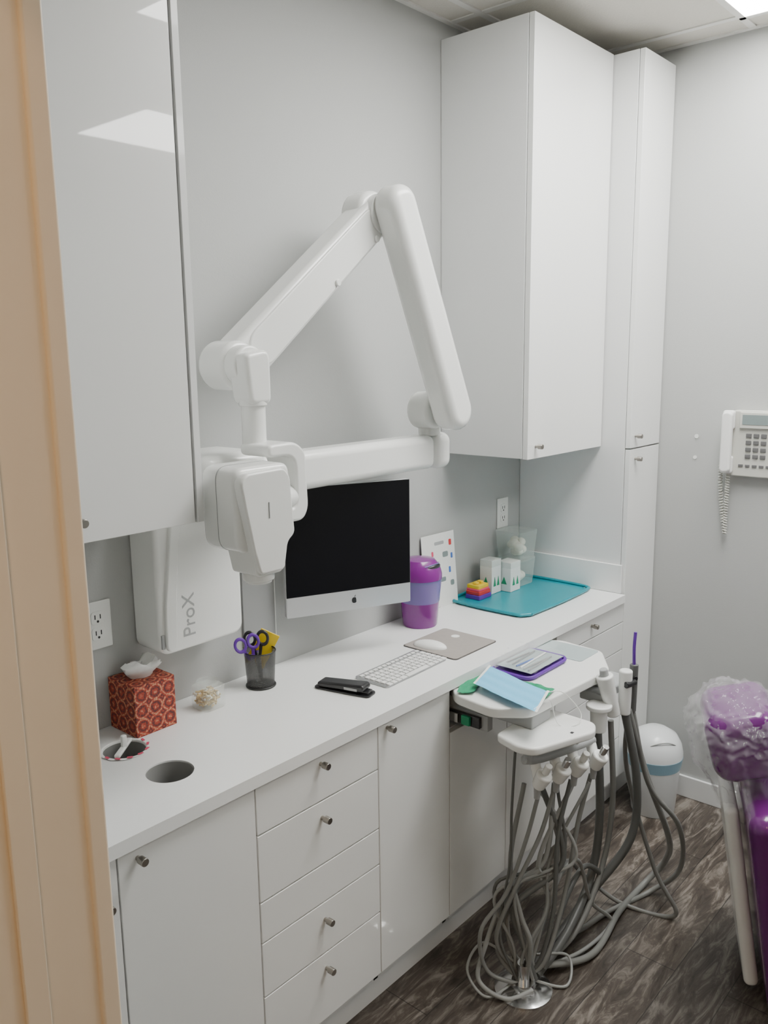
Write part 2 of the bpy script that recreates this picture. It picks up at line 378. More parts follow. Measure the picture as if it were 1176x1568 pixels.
hk=rpoly([(1.285,1.582),(1.37,1.584),(1.402,1.560),(1.408,1.42),(1.39,1.392),(1.345,1.392),(1.345,1.425),(1.368,1.43),(1.368,1.535),(1.35,1.552),(1.285,1.552)],0.018)
P.append(prism('yoke_bracket',hk,'y',1.47,1.575,'xwhite',0.008,4,ang=50))
P.append(cyl('yoke_pin',(1.22,1.47,1.45),(1.37,1.50,1.45),0.03,'xwhite'))
body=rpoly([(1.113,1.535),(1.130,1.552),(1.262,1.552),(1.272,1.535),(1.276,1.395),(1.255,1.372),(1.135,1.365),(1.115,1.385)],0.02)
P.append(prism('head_body',body,'y',1.385,1.505,'xwhite',0.018,5,ang=50))
P.append(prism('head_seam',[(p[0],p[1]) for p in rpoly([(1.1120,1.5365),(1.1295,1.553),(1.2625,1.553),(1.273,1.5365),(1.277,1.3945),(1.2555,1.371),(1.1345,1.364),(1.114,1.3845)],0.02)],'y',1.448,1.449,'xgrey'))
fr=rpoly([(1.112,1.525),(1.128,1.542),(1.235,1.545),(1.252,1.525),(1.262,1.395),(1.240,1.380),(1.228,1.318),(1.158,1.318),(1.142,1.372),(1.122,1.47)],0.012)
P.append(prism('head_front_shell',fr,'y',1.364,1.392,'xwhite',0.006,3,ang=50))
P.append(prism('collimator_housing',rpoly([(1.140,1.385),(1.245,1.385),(1.230,1.312),(1.156,1.312)],0.01),'y',1.374,1.46,'xwhite',0.008,4,ang=50))
P.append(cyl('collimator_ring',(1.193,1.415,1.315),(1.193,1.415,1.296),0.036,'xwhite',b=0.003))
P.append(cyl('collimator_window',(1.193,1.415,1.297),(1.193,1.415,1.290),0.030,'xwhite',b=0.001))
P.append(box('head_mark',1.186,1.188,1.3625,1.3645,1.44,1.475,'xgrey'))
group('dental_xray_unit',P)
# ------------------------------------------------------------------ monitor
L=Vector((1.61,1.811,0)); Rr=Vector((1.977,1.645,0)); ang=math.degrees(math.atan2(Rr.y-L.y,Rr.x-L.x)); W=(Rr-L).length
L=Vector((1.595,1.775,0)); T=Matrix.Translation(L)@Matrix.Rotation(math.radians(ang),4,'Z')
zb,zt=1.03,1.415
P=[prism('housing',rrect(0,W,zb,zt,0.008),'y',0,0.018,'alu',0.002,2,T=T),
   box('screen',0.002,W-0.002,-0.0015,0.0005,zb+0.062,zt-0.002,'screen',T=T),
   box('chin',0.002,W-0.002,-0.0015,0.0005,zb+0.002,zb+0.0615,'alu',T=T)]
ap=[(0.008*math.cos(a)*(1 if not(-0.5<a<0.6) else 0.8),0.0095*math.sin(a)*(0.92 if abs(a-math.pi/2)<0.3 or abs(a+math.pi/2)<0.3 else 1)) for a in [math.radians(d-180) for d in range(0,360,15)]]
P.append(prism('logo',[(W*0.53+x,zb+0.03+z) for x,z in ap],'y',-0.0022,-0.001,'black',T=T))
P.append(prism('logo_leaf',[(W*0.53+0.000,zb+0.041),(W*0.53+0.005,zb+0.047),(W*0.53+0.003,zb+0.0405)],'y',-0.0022,-0.001,'black',T=T))
P.append(cyl('wall_bracket',(1.80,1.715,1.25),(1.80,WY-0.001,1.25),0.03,'alu'))
group('desktop_monitor',P)
group('monitor_shadow_sheet',[box('shadow_panel',1.475,1.592,1.822,1.8295,0.955,1.22,'shadowg',0.001),box('edge',1.592,1.595,1.821,1.8295,0.955,1.22,'card')])  # thin sheet added to paint in the monitor's shadow, with a pale edge
# ------------------------------------------------------------------ keyboard, mouse, pad
T=RZ(1.5,(1.80,1.51,0)); kx,ky=1.66,1.452
P=[prism('plate',rrect(kx,kx+0.283,ky,ky+0.120,0.008),'z',CT,CT+0.007,'kbase',0.001,2,T=T)]
bm=bmesh.new()
for r in range(6):
    y0=ky+0.108-r*0.0195
    hgt=0.0145 if r>0 else 0.009
    ws=[1,1,1,1.3,5.4,1.3,1,1,1] if r==5 else [1]*14
    sc=0.274/sum(ws); x=kx+0.0045
    for w in ws:
        addbox(bm,x+0.0022,x+w*sc-0.0022,y0-hgt,y0,CT+0.0075,CT+0.0100); x+=w*sc
P.append(fin('keys',bm,'key',T))
group('computer_keyboard',P)
group('mouse_pad',[prism('rubber_base',rrect(1.955,2.178,1.43,1.64,0.012),'z',CT,CT+0.002,'padb'),prism('cloth_top',rrect(1.958,2.175,1.433,1.637,0.011),'z',CT+0.002,CT+0.003,'pad'),
   cyl('print',(2.13,1.56,CT+0.003),(2.13,1.56,CT+0.0034),0.014,'card')])
def mouse():
    bm=bmesh.new(); bmesh.ops.create_uvsphere(bm,u_segments=32,v_segments=20,radius=1)
    for v in bm.verts:
        x,y,z=v.co; z=max(z,0)
        v.co=Vector((x*0.029*(1-0.06*y),y*0.056,z*0.02))
    T=Matrix.Translation((2.000,1.563,CT+0.0032))@Matrix.Rotation(math.radians(14),4,'Z')
    return fin('shell',bm,'key',T,wn=False)
group('computer_mouse',[mouse(),ball('button',(1.995,1.592,CT+0.0185),0.003,'xgrey',(1,1,0.6))])
# ------------------------------------------------------------------ stapler
T=Matrix.Translation((1.578,1.53,CT))@Matrix.Rotation(math.radians(-76),4,'Z')
P=[prism('base',rrect(-0.087,0.087,-0.024,0.024,0.012),'z',0,0.006,'black',0.002,2,T=T),
   prism('body',capsule((-0.068,0.014),(0.060,0.021),0.008,0.010),'y',-0.022,0.022,'black',0.006,4,T=T,ang=60),
   box('magazine',-0.06,0.080,-0.013,0.013,0.006,0.014,'black',0.002,T=T),
   box('label',0.01,0.05,-0.0225,-0.0215,0.013,0.020,'xgrey',T=T)]
group('stapler',P)
# ------------------------------------------------------------------ pen cup with scissors
cx,cy=1.458,1.738
P=[lathe('cup_wall',[(0.038,0.004),(0.044,0.102),(0.0425,0.102),(0.0365,0.004)],(cx,cy,CT),'cup'),
   torus('rim',(cx,cy,CT+0.102),0.0435,0.002,'mesh'),torus('foot',(cx,cy,CT+0.003),0.0395,0.003,'mesh'),
   cyl('base_disc',(cx,cy,CT),(cx,cy,CT+0.004),0.038,'mesh')]
group('pen_cup',P)
def scissors(px,py,tilt,rz,c):
    T=Matrix.Translation((px,py,CT+0.01))@Matrix.Rotation(math.radians(rz),4,'Z')@Matrix.Rotation(math.radians(tilt),4,'Y')
    P=[prism('blade',[(-0.006,0),(0.006,0.0),(0.008,0.09),(-0.008,0.09)],'y',-0.001,0.001,'chrome',T=T)]
    for s in(-1,1):
        P.append(prism('shank',[(s*0.001,0.075),(s*0.010,0.075),(s*0.017,0.107),(s*0.008,0.107)],'y',-0.003,0.003,c,0.001,2,T=T))
        P.append(torus('handle_loop',(s*0.018,0,0.124),0.0145,0.004,c,T=T,sx=1,sy=1.3,rot=Matrix.Rotation(math.radians(90),3,'X')))
    group('scissors',P)
scissors(1.447,1.732,-14,-30,'lilac'); scissors(1.464,1.745,-4,-50,'black')
T=Matrix.Translation((1.480,1.758,CT+0.090))@Matrix.Rotation(math.radians(-42),4,'Z')@Matrix.Rotation(math.radians(28),4,'Y')
group('sticky_note_pad',[box('pad',-0.028,0.028,-0.003,0.003,-0.045,0.060,'yellow',T=T),box('cover',-0.028,0.028,0.003,0.0035,-0.045,0.060,'card',T=T)])
# jar of wooden picks
P=[prism('jar_body',rrect(1.238,1.310,1.698,1.769,0.018),'z',CT,CT+0.062,'glass',0.006,3),
   cyl('jar_neck',(1.274,1.7335,CT+0.062),(1.274,1.7335,CT+0.072),0.030,'glass',caps=False)]
for i in range(120):
    a=random.uniform(0,6.28);x=1.274+random.uniform(-.026,.026);y=1.7335+random.uniform(-.026,.026);z=CT+0.010+random.uniform(0,0.032)
    d=Vector((math.cos(a),math.sin(a),random.uniform(-.4,.6)))*0.006
    P.append(cyl('swab',Vector((x,y,z))-d,Vector((x,y,z))+d,0.0026,'cotton' if i%5==0 else 'wood',seg=8))
group('glass_jar',P)
# tissue box
x0,x1,y0,y1=1.043,1.158,1.710,1.825
P=[box('carton',x0,x1,y0,y1,CT,CT+0.130,'tbox',0.002,2)]
bm=bmesh.new(); n=18; grid=[]
for i in range(n+1):
    row=[]
    for k in range(7):
        a=2*math.pi*(i%n)/n; rr=[0.022,0.028,0.036,0.040,0.030,0.014,0.002][k]; z=[0,0.010,0.018,0.030,0.038,0.034,0.022][k]
        w=noise.noise(Vector((math.cos(a)*3,math.sin(a)*3,k*0.7)))
        row.append(bm.verts.new((1.10+(rr*(1+0.6*w))*math.cos(a)*1.2,1.765+rr*(1+0.6*w)*math.sin(a)*0.7,CT+0.129+z*(1+0.7*w))))
    grid.append(row)
for i in range(n):
    for k in range(6): bm.faces.new((grid[i][k],grid[i+1][k],grid[i+1][k+1],grid[i][k+1]))
P.append(fin('tissue_sheet',bm,'tissue',ang=70,wn=False))
group('tissue_box',P)
# thin bag folded over the rim of the rear waste hole
hx,hy=0.992,1.685
bm=bmesh.new(); rows=[]
for i in range(48):
    a=2*math.pi*i/48; row=[]
    for k,(rr,zz) in enumerate(((0.0485,-0.010),(0.0490,0.0),(0.0505,0.0015),(0.0535,0.0015),(0.0575,0.001))):
        w=0.004*noise.noise(Vector((math.cos(a)*4,math.sin(a)*4,k)))
        row.append(bm.verts.new((hx+(rr+(w if k>2 else 0))*math.cos(a),hy+(rr+(w if k>2 else 0))*math.sin(a),CT+zz+(abs(w)*0.3 if k>1 else 0)+0.0006)))
    rows.append(row)
for i in range(48):
    for k in range(4): bm.faces.new((rows[i][k],rows[(i+1)%48][k],rows[(i+1)%48][k+1],rows[i][k+1]))
P=[fin('bag_fold',bm,'tissue',wn=False,ang=80),
   box('clip_bar',hx-0.047,hx+0.047,hy-0.005,hy+0.009,CT+0.001,CT+0.009,'card',0.003,T=RZ(40,(hx,hy,0))),
   box('clip_tab',hx-0.006,hx+0.007,hy-0.004,hy+0.006,CT+0.005,CT+0.036,'card',0.003)]
for a in(-2.9,-2.4,-1.9,-1.4,-0.9,-0.4,0.1): 
    c=Vector((hx+0.054*math.cos(a),hy+0.054*math.sin(a),CT+0.0040))
    P.append(prism('print_mark',[(-0.007,-0.003),(0.007,-0.003),(0.006,0.003),(-0.006,0.003)],'z',0,0.0006,'pink',T=Matrix.Translation(c)@Matrix.Rotation(a+1.3,4,'Z')))
group('waste_bag_liner',P)
# ------------------------------------------------------------------ outlets
def outlet(x,z):
    P=[box('cover',x-0.038,x+0.038,WY-0.006,WY-0.0005,z-0.06,z+0.06,'card',0.003)]
    for dz in(-0.02,0.02):
        P.append(prism('socket',rrect(x-0.017,x+0.017,z+dz-0.016,z+dz+0.016,0.008),'y',WY-0.0085,WY-0.005,'card',0.001,2))
        for dx in(-0.007,0.007): P.append(box('slot',x+dx-0.0012,x+dx+0.0012,WY-0.0092,WY-0.008,z+dz-0.003,z+dz+0.008,'black'))
        P.append(cyl('ground_slot',(x,WY-0.0092,z+dz-0.009),(x,WY-0.008,z+dz-0.009),0.003,'black',seg=12))
    group('wall_outlet',P)
outlet(1.027,1.146); outlet(2.808,1.160)
# ------------------------------------------------------------------ purple counter bin
bx,by=2.165,1.735
S=1.13
P=[lathe('body',[(0.0,0.0),(0.050*S,0.0),(0.052*S,0.004),(0.064*S,0.155),(0.062*S,0.155),(0.050*S,0.006),(0,0.006)],(bx,by,CT),'purple'),
   lathe('liner',[(0.0588*S,0.085),(0.0655*S,0.158),(0.0670*S,0.165),(0.063*S,0.17)],(bx,by,CT),'bag'),
   lathe('lid_ring',[(0.062*S,0.162),(0.067*S,0.164),(0.067*S,0.180),(0.060*S,0.208),(0.045*S,0.228),(0.0,0.236)],(bx,by,CT),'purple')]
P.append(tube('lid_opening',[(bx+0.0635*math.cos(a),by+0.0635*math.sin(a),CT+0.205+0.006*math.sin((a+2.3)*2.0)) for a in [-2.2+0.2*i for i in range(9)]],lambda t:0.0015+0.007*math.sin(math.pi*t),'black',8))
P.append(tube('lid_opening_edge',[(bx+0.066*math.cos(a),by+0.066*math.sin(a),CT+0.213+0.006*math.sin((a+2.3)*2.0)) for a in [-2.2+0.2*i for i in range(9)]],0.0018,'bag',8))
group('desk_waste_bin',P)
group('small_box',[box('carton',2.262,2.295,1.76,1.80,CT,CT+0.062,'xgrey',0.001),box('lid',2.261,2.296,1.759,1.801,CT+0.055,CT+0.066,'card',0.001)])
T=Matrix.Translation((2.375,1.795,CT))@Matrix.Rotation(math.radians(-3),4,'Z')@Matrix.Rotation(math.radians(-5),4,'X')
P=[box('sheet',-0.095,0.085,-0.001,0.001,0.0,0.27,'card',T=T),box('foot',-0.095,0.085,0.0,0.03,0,0.004,'clear',T=Matrix.Translation((2.375,1.795,CT)))]
for x,z,w,h,c in((0.00,0.235,0.05,0.012,'xgrey'),(0.06,0.23,0.014,0.022,'red'),(0.03,0.19,0.03,0.02,'lcd'),(0.065,0.18,0.010,0.02,'blue'),(-0.02,0.15,0.03,0.02,'mask'),(0.05,0.13,0.010,0.022,'blue'),(-0.04,0.2,0.010,0.018,'pink'),(0.0,0.1,0.05,0.016,'lcd'),(0.06,0.08,0.02,0.02,'lcd'),(-0.03,0.06,0.02,0.02,'mask')):
    P.append(prism('picture',rrect(x-w/2,x+w/2,z-h/2,z+h/2,min(w,h)*0.3),'y',-0.0018,-0.001,c,T=T))
group('brochure_stand',P)
# ------------------------------------------------------------------ teal tray and its contents
def tray_pts(x0,x1,y0,y1,ch,bow):
    return [(x0+ch,y0),((x0+x1)/2,y0-bow),(x1-ch,y0),(x1-ch*0.3,y0+ch*0.5),(x1,y0+ch),(x1+bow,(y0+y1)/2),(x1,y1-ch),(x1-ch*0.3,y1-ch*0.5),(x1-ch,y1),((x0+x1)/2,y1+bow),(x0+ch,y1),(x0+ch*0.3,y1-ch*0.5),(x0,y1-ch),(x0-bow,(y0+y1)/2),(x0,y0+ch),(x0+ch*0.3,y0+ch*0.5)]
P=[prism('tray_base',tray_pts(2.435,2.91,1.485,1.812,0.035,0.006),'z',CT,CT+0.006,'teal',0.002,2)]
tp=[(x,y,CT+0.010) for x,y in tray_pts(2.432,2.912,1.482,1.814,0.035,0.006)]
P.append(tube('tray_rim',catmull(tp+[tp[0]],4),0.006,'teal',8,1,False))
group('instrument_tray',P)
ZT=CT+0.0065
def tub(cx,cy,z,w,h,con):
    bm=bmesh.new(); a=0.86
    lv=[bm.verts.new((cx+sx*w/2*a,cy+sy*w/2*a,z)) for sx,sy in((-1,-1),(1,-1),(1,1),(-1,1))]
    hv=[bm.verts.new((cx+sx*w/2,cy+sy*w/2,z+h)) for sx,sy in((-1,-1),(1,-1),(1,1),(-1,1))]
    bm.faces.new(lv)
    for i in range(4): bm.faces.new((lv[i],lv[(i+1)%4],hv[(i+1)%4],hv[i]))
    P=[fin('tub_wall',bm,'clear'),prism('lid',rrect(cx-w/2-0.004,cx+w/2+0.004,cy-w/2-0.004,cy+w/2+0.004,0.012),'z',z+h,z+h+0.008,'clear',0.002,2)]
    for i in range(con):
        P.append(ball('cotton_wad',(cx+random.uniform(-.2,.2)*w,cy+random.uniform(-.2,.2)*w,z+0.020+random.uniform(0,h*0.42)),0.0185,'cotton',(1,1,0.9)))
    group('storage_tub',P)
tub(2.80,1.755,ZT,0.108,0.098,12); tub(2.80,1.755,ZT+0.1065,0.116,0.102,16)
def dispenser(cx,cy,w,d,h):
    P=[box('carton',cx-w/2,cx+w/2,cy-d/2,cy+d/2,ZT,ZT+h,'card',0.002)]
    P.append(box('lid',cx-w/2-0.001,cx+w/2+0.001,cy-d/2-0.001,cy+d/2+0.001,ZT+h*0.80,ZT+h+0.002,'clear',0.002))
    for k in range(2):
        x=cx-w*0.2+k*w*0.38
        P.append(prism('tree_print',[(x-0.008,ZT+h*0.22),(x+0.008,ZT+h*0.22),(x,ZT+h*0.50)],'y',cy-d/2-0.0012,cy-d/2,'green'))
    P.append(prism('side_print',[(cy-0.012,ZT+h*0.25),(cy+0.012,ZT+h*0.25),(cy,ZT+h*0.5)],'x',cx-w/2-0.0012,cx-w/2,'green'))
    group('dispenser_box',P)
dispenser(2.628,1.760,0.062,0.055,0.130); dispenser(2.698,1.722,0.068,0.060,0.115)
P=[]
for i,(c,z0,z1) in enumerate((('lilac',0,0.016),('red',0.016,0.030),('pink',0.030,0.038),('yellow',0.038,0.052))):
    P.append(box('layer',2.500+0.003*i,2.578-0.002*i,1.722+0.003*i,1.785,ZT+z0,ZT+z1,c,0.002))
for x in(2.525,2.552): P.append(box('cap',x-0.008,x+0.008,1.745,1.765,ZT+0.052,ZT+0.062,'yellow',0.003))
group('applicator_box',P)
# ------------------------------------------------------------------ delivery unit
TZ=0.815
P=[]
oct_=[(1.88,1.40),(1.815,1.33),(1.80,1.20),(1.865,1.115),(2.265,1.085),(2.395,1.175),(2.41,1.33),(2.36,1.40)]
P.append(prism('tray_table',rpoly(oct_,0.02,3),'z',TZ,TZ+0.030,'xwhite',0.006,3))
P.append(box('slide_rail',1.86,1.885,1.25,1.80,0.738,0.785,'xgrey',0.002)); P.append(box('slide_rail',2.35,2.375,1.25,1.80,0.738,0.785,'xgrey',0.002))
P.append(box('slide_channel',1.848,1.860,1.27,1.46,0.745,0.778,'black',0.002))
for k in range(4): P.append(box('rail_lock',1.840,1.849,1.30+0.04*k,1.328+0.04*k,0.748,0.775,('green','chrome')[k%2],0.001))
P.append(box('slide_carriage',1.86,2.375,1.28,1.45,0.785,0.815,'xgrey',0.003))
pl=[(1.80,1.185),(1.775,1.10),(1.79,1.055),(1.985,0.985),(2.035,1.01),(2.04,1.15),(2.00,1.19)]
P.append(prism('control_plate',rpoly(pl,0.02,3),'z',0.752,0.776,'xwhite',0.007,3))
P.append(box('plate_mark',1.93,1.94,1.025,1.033,0.776,0.7768,'black'))
P.append(box('plate_neck',1.88,1.98,1.12,1.30,0.776,0.815,'xgrey',0.004))
P.append(tube('holder_bar',[(1.85,1.125,0.70),(1.90,1.108,0.69),(2.00,1.075,0.69),(2.10,1.05,0.69)],0.013,'xgrey',12))
for x,y in((1.86,1.12),(2.03,1.07)): P.append(cyl('bar_post',(x,y,0.69),(x,y,0.752),0.012,'xgrey'))
F=Vector((0.7532,0.6578,0)); Rv=Vector((0.6578,-0.7532,0))
def hp(r,z,d=0): p=F*(2.148+d)+Rv*r; return Vector((p.x,p.y,z))
hs=[(1.877,1.093),(1.942,1.071),(2.006,1.051),(2.076,1.028)]
for i,(x,y) in enumerate(hs):
    c=Vector((x,y,0.640)); 
    P.append(cyl('holder_clip',c+Vector((0.02,0.03,0.05)),c+Vector((0.005,0.005,0.0)),0.015,'xwhite',b=0.003))
    P.append(cyl('holder_cup',c+Vector((-0.004,-0.020,0.026)),c+Vector((0.0,0.004,-0.020)),0.024,'xwhite',0.018,b=0.007))
    P.append(cyl('handpiece_tip',c+Vector((-0.006,-0.022,0.03)),c+Vector((-0.010,-0.036,0.058)),0.010,'chrome' if i%2 else 'xwhite',b=0.002))
    P.append(cyl('hose_connector',c+Vector((0,0.004,-0.015)),c+Vector((0.0,0.006,-0.055)),0.011,'xgrey',0.008))
def hose(pts,r,m,n='hose'):
    P.append(tube(n,[hp(*p) for p in pts],r,m,10,10))
hose([(0.353,0.75,0.02),(0.344,0.535,0.02),(0.341,0.37,0.02),(0.312,0.166,0.0),(0.36,0.03,-0.02)],0.004,'hosed')
hose([(0.414,0.59,0),(0.381,0.45,0.0),(0.329,0.29,0.0),(0.256,0.187,-0.02),(0.276,0.06,-0.02),(0.375,0.02,-0.03)],0.006,'hose')
hose([(0.467,0.59,0.04),(0.427,0.45,0.03),(0.356,0.31,0.0),(0.303,0.145,0.0),(0.37,0.03,0)],0.0065,'hose')
hose([(0.52,0.59,0.08),(0.481,0.431,0.05),(0.468,0.229,0.02),(0.43,0.08,0.0),(0.39,0.03,0)],0.0065,'hosed')
hose([(0.585,0.59,0.11),(0.55,0.45,0.1),(0.505,0.25,0.05),(0.444,0.08,0.0),(0.39,0.03,0)],0.007,'hose')
hose([(0.635,0.685,0.25),(0.652,0.385,0.25),(0.63,0.187,0.24),(0.527,0.09,0.1),(0.42,0.03,0)],0.013,'hosed')
hose([(0.675,0.69,0.25),(0.69,0.42,0.25),(0.66,0.2,0.24),(0.56,0.07,0.13),(0.42,0.03,0.02)],0.009,'hose')
hose([(0.712,0.74,0.25),(0.761,0.494,0.25),(0.749,0.297,0.25),(0.62,0.13,0.22),(0.489,0.06,0.1),(0.40,0.03,0.02)],0.013,'hosed')
hose([(0.745,0.716,0.27),(0.808,0.466,0.28),(0.917,0.309,0.3),(0.95,0.12,0.36),(0.870,0.012,0.40),(0.706,0.012,0.30),(0.603,0.012,0.22),(0.50,0.03,0.14),(0.40,0.02,0.02)],0.008,'hose')
hose([(0.735,0.74,0.27),(0.744,0.51,0.3),(0.84,0.175,0.29),(0.908,0.02,0.266),(0.758,0.012,0.34),(0.64,0.10,0.36),(0.55,0.22,0.25),(0.46,0.14,0.1),(0.39,0.03,0)],0.007,'hose')
hose([(0.43,0.34,0.03),(0.34,0.26,0.05),(0.27,0.12,0.0),(0.25,0.04,-0.03),(0.32,0.012,-0.07),(0.40,0.02,-0.05)],0.0065,'hosel')
hose([(0.38,0.30,0.05),(0.33,0.20,0.03),(0.31,0.10,0.02),(0.34,0.05,0.0),(0.38,0.02,0)],0.008,'hose')
hose([(0.44,0.05,0.0),(0.52,0.20,0.1),(0.60,0.24,0.2),(0.66,0.16,0.24),(0.56,0.06,0.2),(0.45,0.04,0.06)],0.008,'hosed')
hose([(0.40,0.05,0.0),(0.47,0.26,0.05),(0.56,0.30,0.14),(0.62,0.12,0.2),(0.70,0.012,0.25),(0.58,0.012,0.12),(0.42,0.03,0.02)],0.006,'hosel')
hose([(0.42,0.04,0.02),(0.60,0.012,0.10),(0.74,0.012,0.30),(0.86,0.012,0.44),(0.93,0.10,0.44),(0.90,0.25,0.34),(0.80,0.50,0.29),(0.73,0.72,0.26)],0.010,'hose')
for i in range(8):
    a=random.uniform(0,6.28)
    q=0.385+0.03*math.cos(a); dd=0.03*math.sin(a)
    hose([(q,0.02,dd),(q+random.uniform(-.07,.03),0.10+random.uniform(0,.05),dd),(q+random.uniform(-.10,.10),0.22+random.uniform(0,.08),dd+0.03),(0.43+random.uniform(-.1,.12),0.36,0.05),(0.47+random.uniform(-.1,.12),0.58,0.08)],random.choice((0.005,0.007,0.009)),random.choice(('hose','hosed','hosel')))
hose([(0.37,0.02,0),(0.27,0.01,-0.06),(0.22,0.05,0.0),(0.27,0.12,0.02),(0.37,0.06,0.0)],0.004,'hosel')
hose([(0.39,0.02,0),(0.50,0.008,-0.02),(0.52,0.05,0.05),(0.42,0.08,0.02)],0.004,'hosel')
b0=hp(0.378,0,-0.02)
P.append(lathe('floor_flange',[(0,0),(0.082,0),(0.082,0.006),(0.065,0.012),(0.035,0.016),(0.033,0.03),(0,0.03)],(b0.x,b0.y,0.0005),'chrome'))
P.append(cyl('riser_pipe',(b0.x,b0.y,0.02),(b0.x,b0.y,0.085),0.018,'chrome'))
P.append(box('suction_bracket',2.20,2.40,1.075,1.15,0.755,0.785,'xgrey',0.006))
P.append(box('suction_arm',2.25,2.30,1.10,1.30,0.785,0.815,'xgrey',0.004))
s=hp(0.625,0.71,0.20)
P.append(cyl('valve_cup',s+Vector((0,0,-0.03)),s+Vector((0,0,0.045)),0.023,'xwhite',0.026,b=0.004)); P.append(cyl('valve_rim',s+Vector((0,0,0.04)),s+Vector((0,0,0.055)),0.038,'xwhite',b=0.004))
s=hp(0.675,0.77,0.22)
P.append(cyl('suction_valve',s+Vector((0.0,0,-0.05)),s+Vector((-0.03,0.02,0.08)),0.020,'xwhite',0.026,b=0.006))
P.append(cyl('suction_tip',s+Vector((-0.028,0.018,0.07)),s+Vector((-0.035,0.022,0.10)),0.014,'xgrey',0.012,b=0.003))
s=hp(0.715,0.76,0.25)
P.append(cyl('hve_valve',s+Vector((0,0,-0.05)),s+Vector((0.0,0.0,0.09)),0.018,'xwhite',0.020,b=0.006))
P.append(cyl('hve_lever',s+Vector((-0.02,-0.01,0.05)),s+Vector((0.02,-0.02,0.05)),0.010,'black',b=0.002))
s=hp(0.745,0.76,0.27)
P.append(cyl('syringe_body',s+Vector((0,0,-0.05)),s+Vector((0.0,0,0.10)),0.011,'hosed',0.013,b=0.003))
P.append(cyl('syringe_button',s+Vector((-0.012,-0.012,0.06)),s+Vector((0.0,0,0.06)),0.007,'black',b=0.001))
P.append(tube('syringe_tip',[s+Vector((0,0,0.09)),s+Vector((-0.005,0.0,0.15)),s+Vector((0.0,0.0,0.20))],0.005,'lilac'))
group('dental_delivery_unit',P)
# on the table
Zt=TZ+0.0302
group('purple_tray',[prism('base',rrect(2.02,2.25,1.215,1.355,0.03),'z',Zt,Zt+0.005,'lilac',0.002,2),
  tube('rim',[Vector((x,y,Zt+0.009)) for x,y in rrect(2.02,2.25,1.215,1.355,0.03)+[(2.25,1.325)]],0.005,'lilac',8,1,False)])
def sheet(n,q,z,amp,m,sc=14,nx=30,ny=20,edge=None):
    """wrinkled sheet spanning four plan corners"""
    q=[Vector((a,b,0)) for a,b in q]; bm=bmesh.new(); g=[]
    for i in range(nx+1):
        row=[];u=i/nx
        for j in range(ny+1):
            v=j/ny; p=(q[0]*(1-u)+q[1]*u)*(1-v)+(q[3]*(1-u)+q[2]*u)*v
            dz=amp*(0.5+0.5*noise.noise(Vector((p.x*sc,p.y*sc,3.1)))+0.25*abs(noise.noise(Vector((p.x*sc*3,p.y*sc*3,7.7)))))
            row.append(bm.verts.new((p.x,p.y,z+dz+(edge(u,v) if edge else 0))))
        g.append(row)
    for i in range(nx):
        for j in range(ny): bm.faces.new((g[i][j],g[i+1][j],g[i+1][j+1],g[i][j+1]))
    return fin(n,bm,m,None,70,wn=False)
PP=[sheet('clear_pouch',[(2.02,1.195),(2.23,1.22),(2.25,1.38),(2.05,1.365)],Zt+0.022,0.018,'film',30),box('paper_back',2.045,2.235,1.225,1.345,Zt+0.0155,Zt+0.0165,'coverg')]
for k,(yy,c,x_) in enumerate(((1.24,'chrome',2.20),(1.258,'chrome',2.18),(1.272,'card',2.22),(1.288,'blue',2.15),(1.305,'chrome',2.21),(1.328,'chrome',2.19))): PP.append(cyl('instrument',(2.055+0.004*k,yy,Zt+0.0195),(x_,yy+0.008*(-1)**k,Zt+0.0195),0.0028,c,seg=10))
group('instrument_pouch',PP)
group('glass_cover_plate',[prism('plate',rrect(2.262,2.385,1.18,1.36,0.012),'z',Zt,Zt+0.002,'coverg',0.0006,2)])
group('green_wrapper',[sheet('sheet',[(1.815,1.325),(1.840,1.285),(2.00,1.35),(1.95,1.392)],Zt+0.001,0.012,'green',34),
                       sheet('sheet_front',[(1.93,1.11),(2.010,1.125),(2.013,1.20),(1.95,1.35)],Zt+0.001,0.010,'green',34)])
PP=[sheet('mask_sheet',[(1.812,1.070),(1.948,1.115),(2.012,1.345),(1.868,1.300)],Zt+0.018,0.006,'mask',8,edge=lambda u,v:0.0015*math.sin(u*math.pi*6)),
    sheet('mask_border',[(1.810,1.064),(1.951,1.109),(1.9505,1.117),(1.8105,1.072)],Zt+0.0195,0.006,'card',8,20,3),
    sheet('mask_border',[(1.866,1.298),(2.014,1.343),(2.016,1.351),(1.868,1.306)],Zt+0.0195,0.006,'card',8,20,3),
    tube('ear_loop',[(1.935,1.115,Zt+0.023),(1.99,1.09,Zt+0.012),(2.02,1.05,0.80),(1.98,1.04,0.779),(1.95,1.08,0.781),(1.935,1.10,Zt+0.006),(1.82,1.08,Zt+0.022)],0.0012,'card',6)]
group('face_mask',PP)
# ------------------------------------------------------------------ floor bin
bx,by=3.02,1.245
P=[lathe('body',[(0,0),(0.080,0),(0.083,0.005),(0.100,0.235),(0.097,0.235),(0.08,0.01),(0,0.01)],(bx,by,0.0005),'bin'),
   lathe('liner',[(0.0985,0.19),(0.1045,0.225),(0.106,0.235),(0.100,0.242)],(bx,by,0),'binbag'),
   lathe('lid',[(0.098,0.228),(0.105,0.232),(0.105,0.252),(0.098,0.285),(0.080,0.318),(0.045,0.340),(0,0.347)],(bx,by,0),'bin')]
P.append(tube('flap_line',[(bx-0.098*math.cos(a)*0.9,by-0.098*math.sin(a)*0.9,0.288+0.03*math.sin(a*2)) for a in [0.1+0.2*i for i in range(8)]],0.0022,'xgrey',6))
group('waste_bin',P)
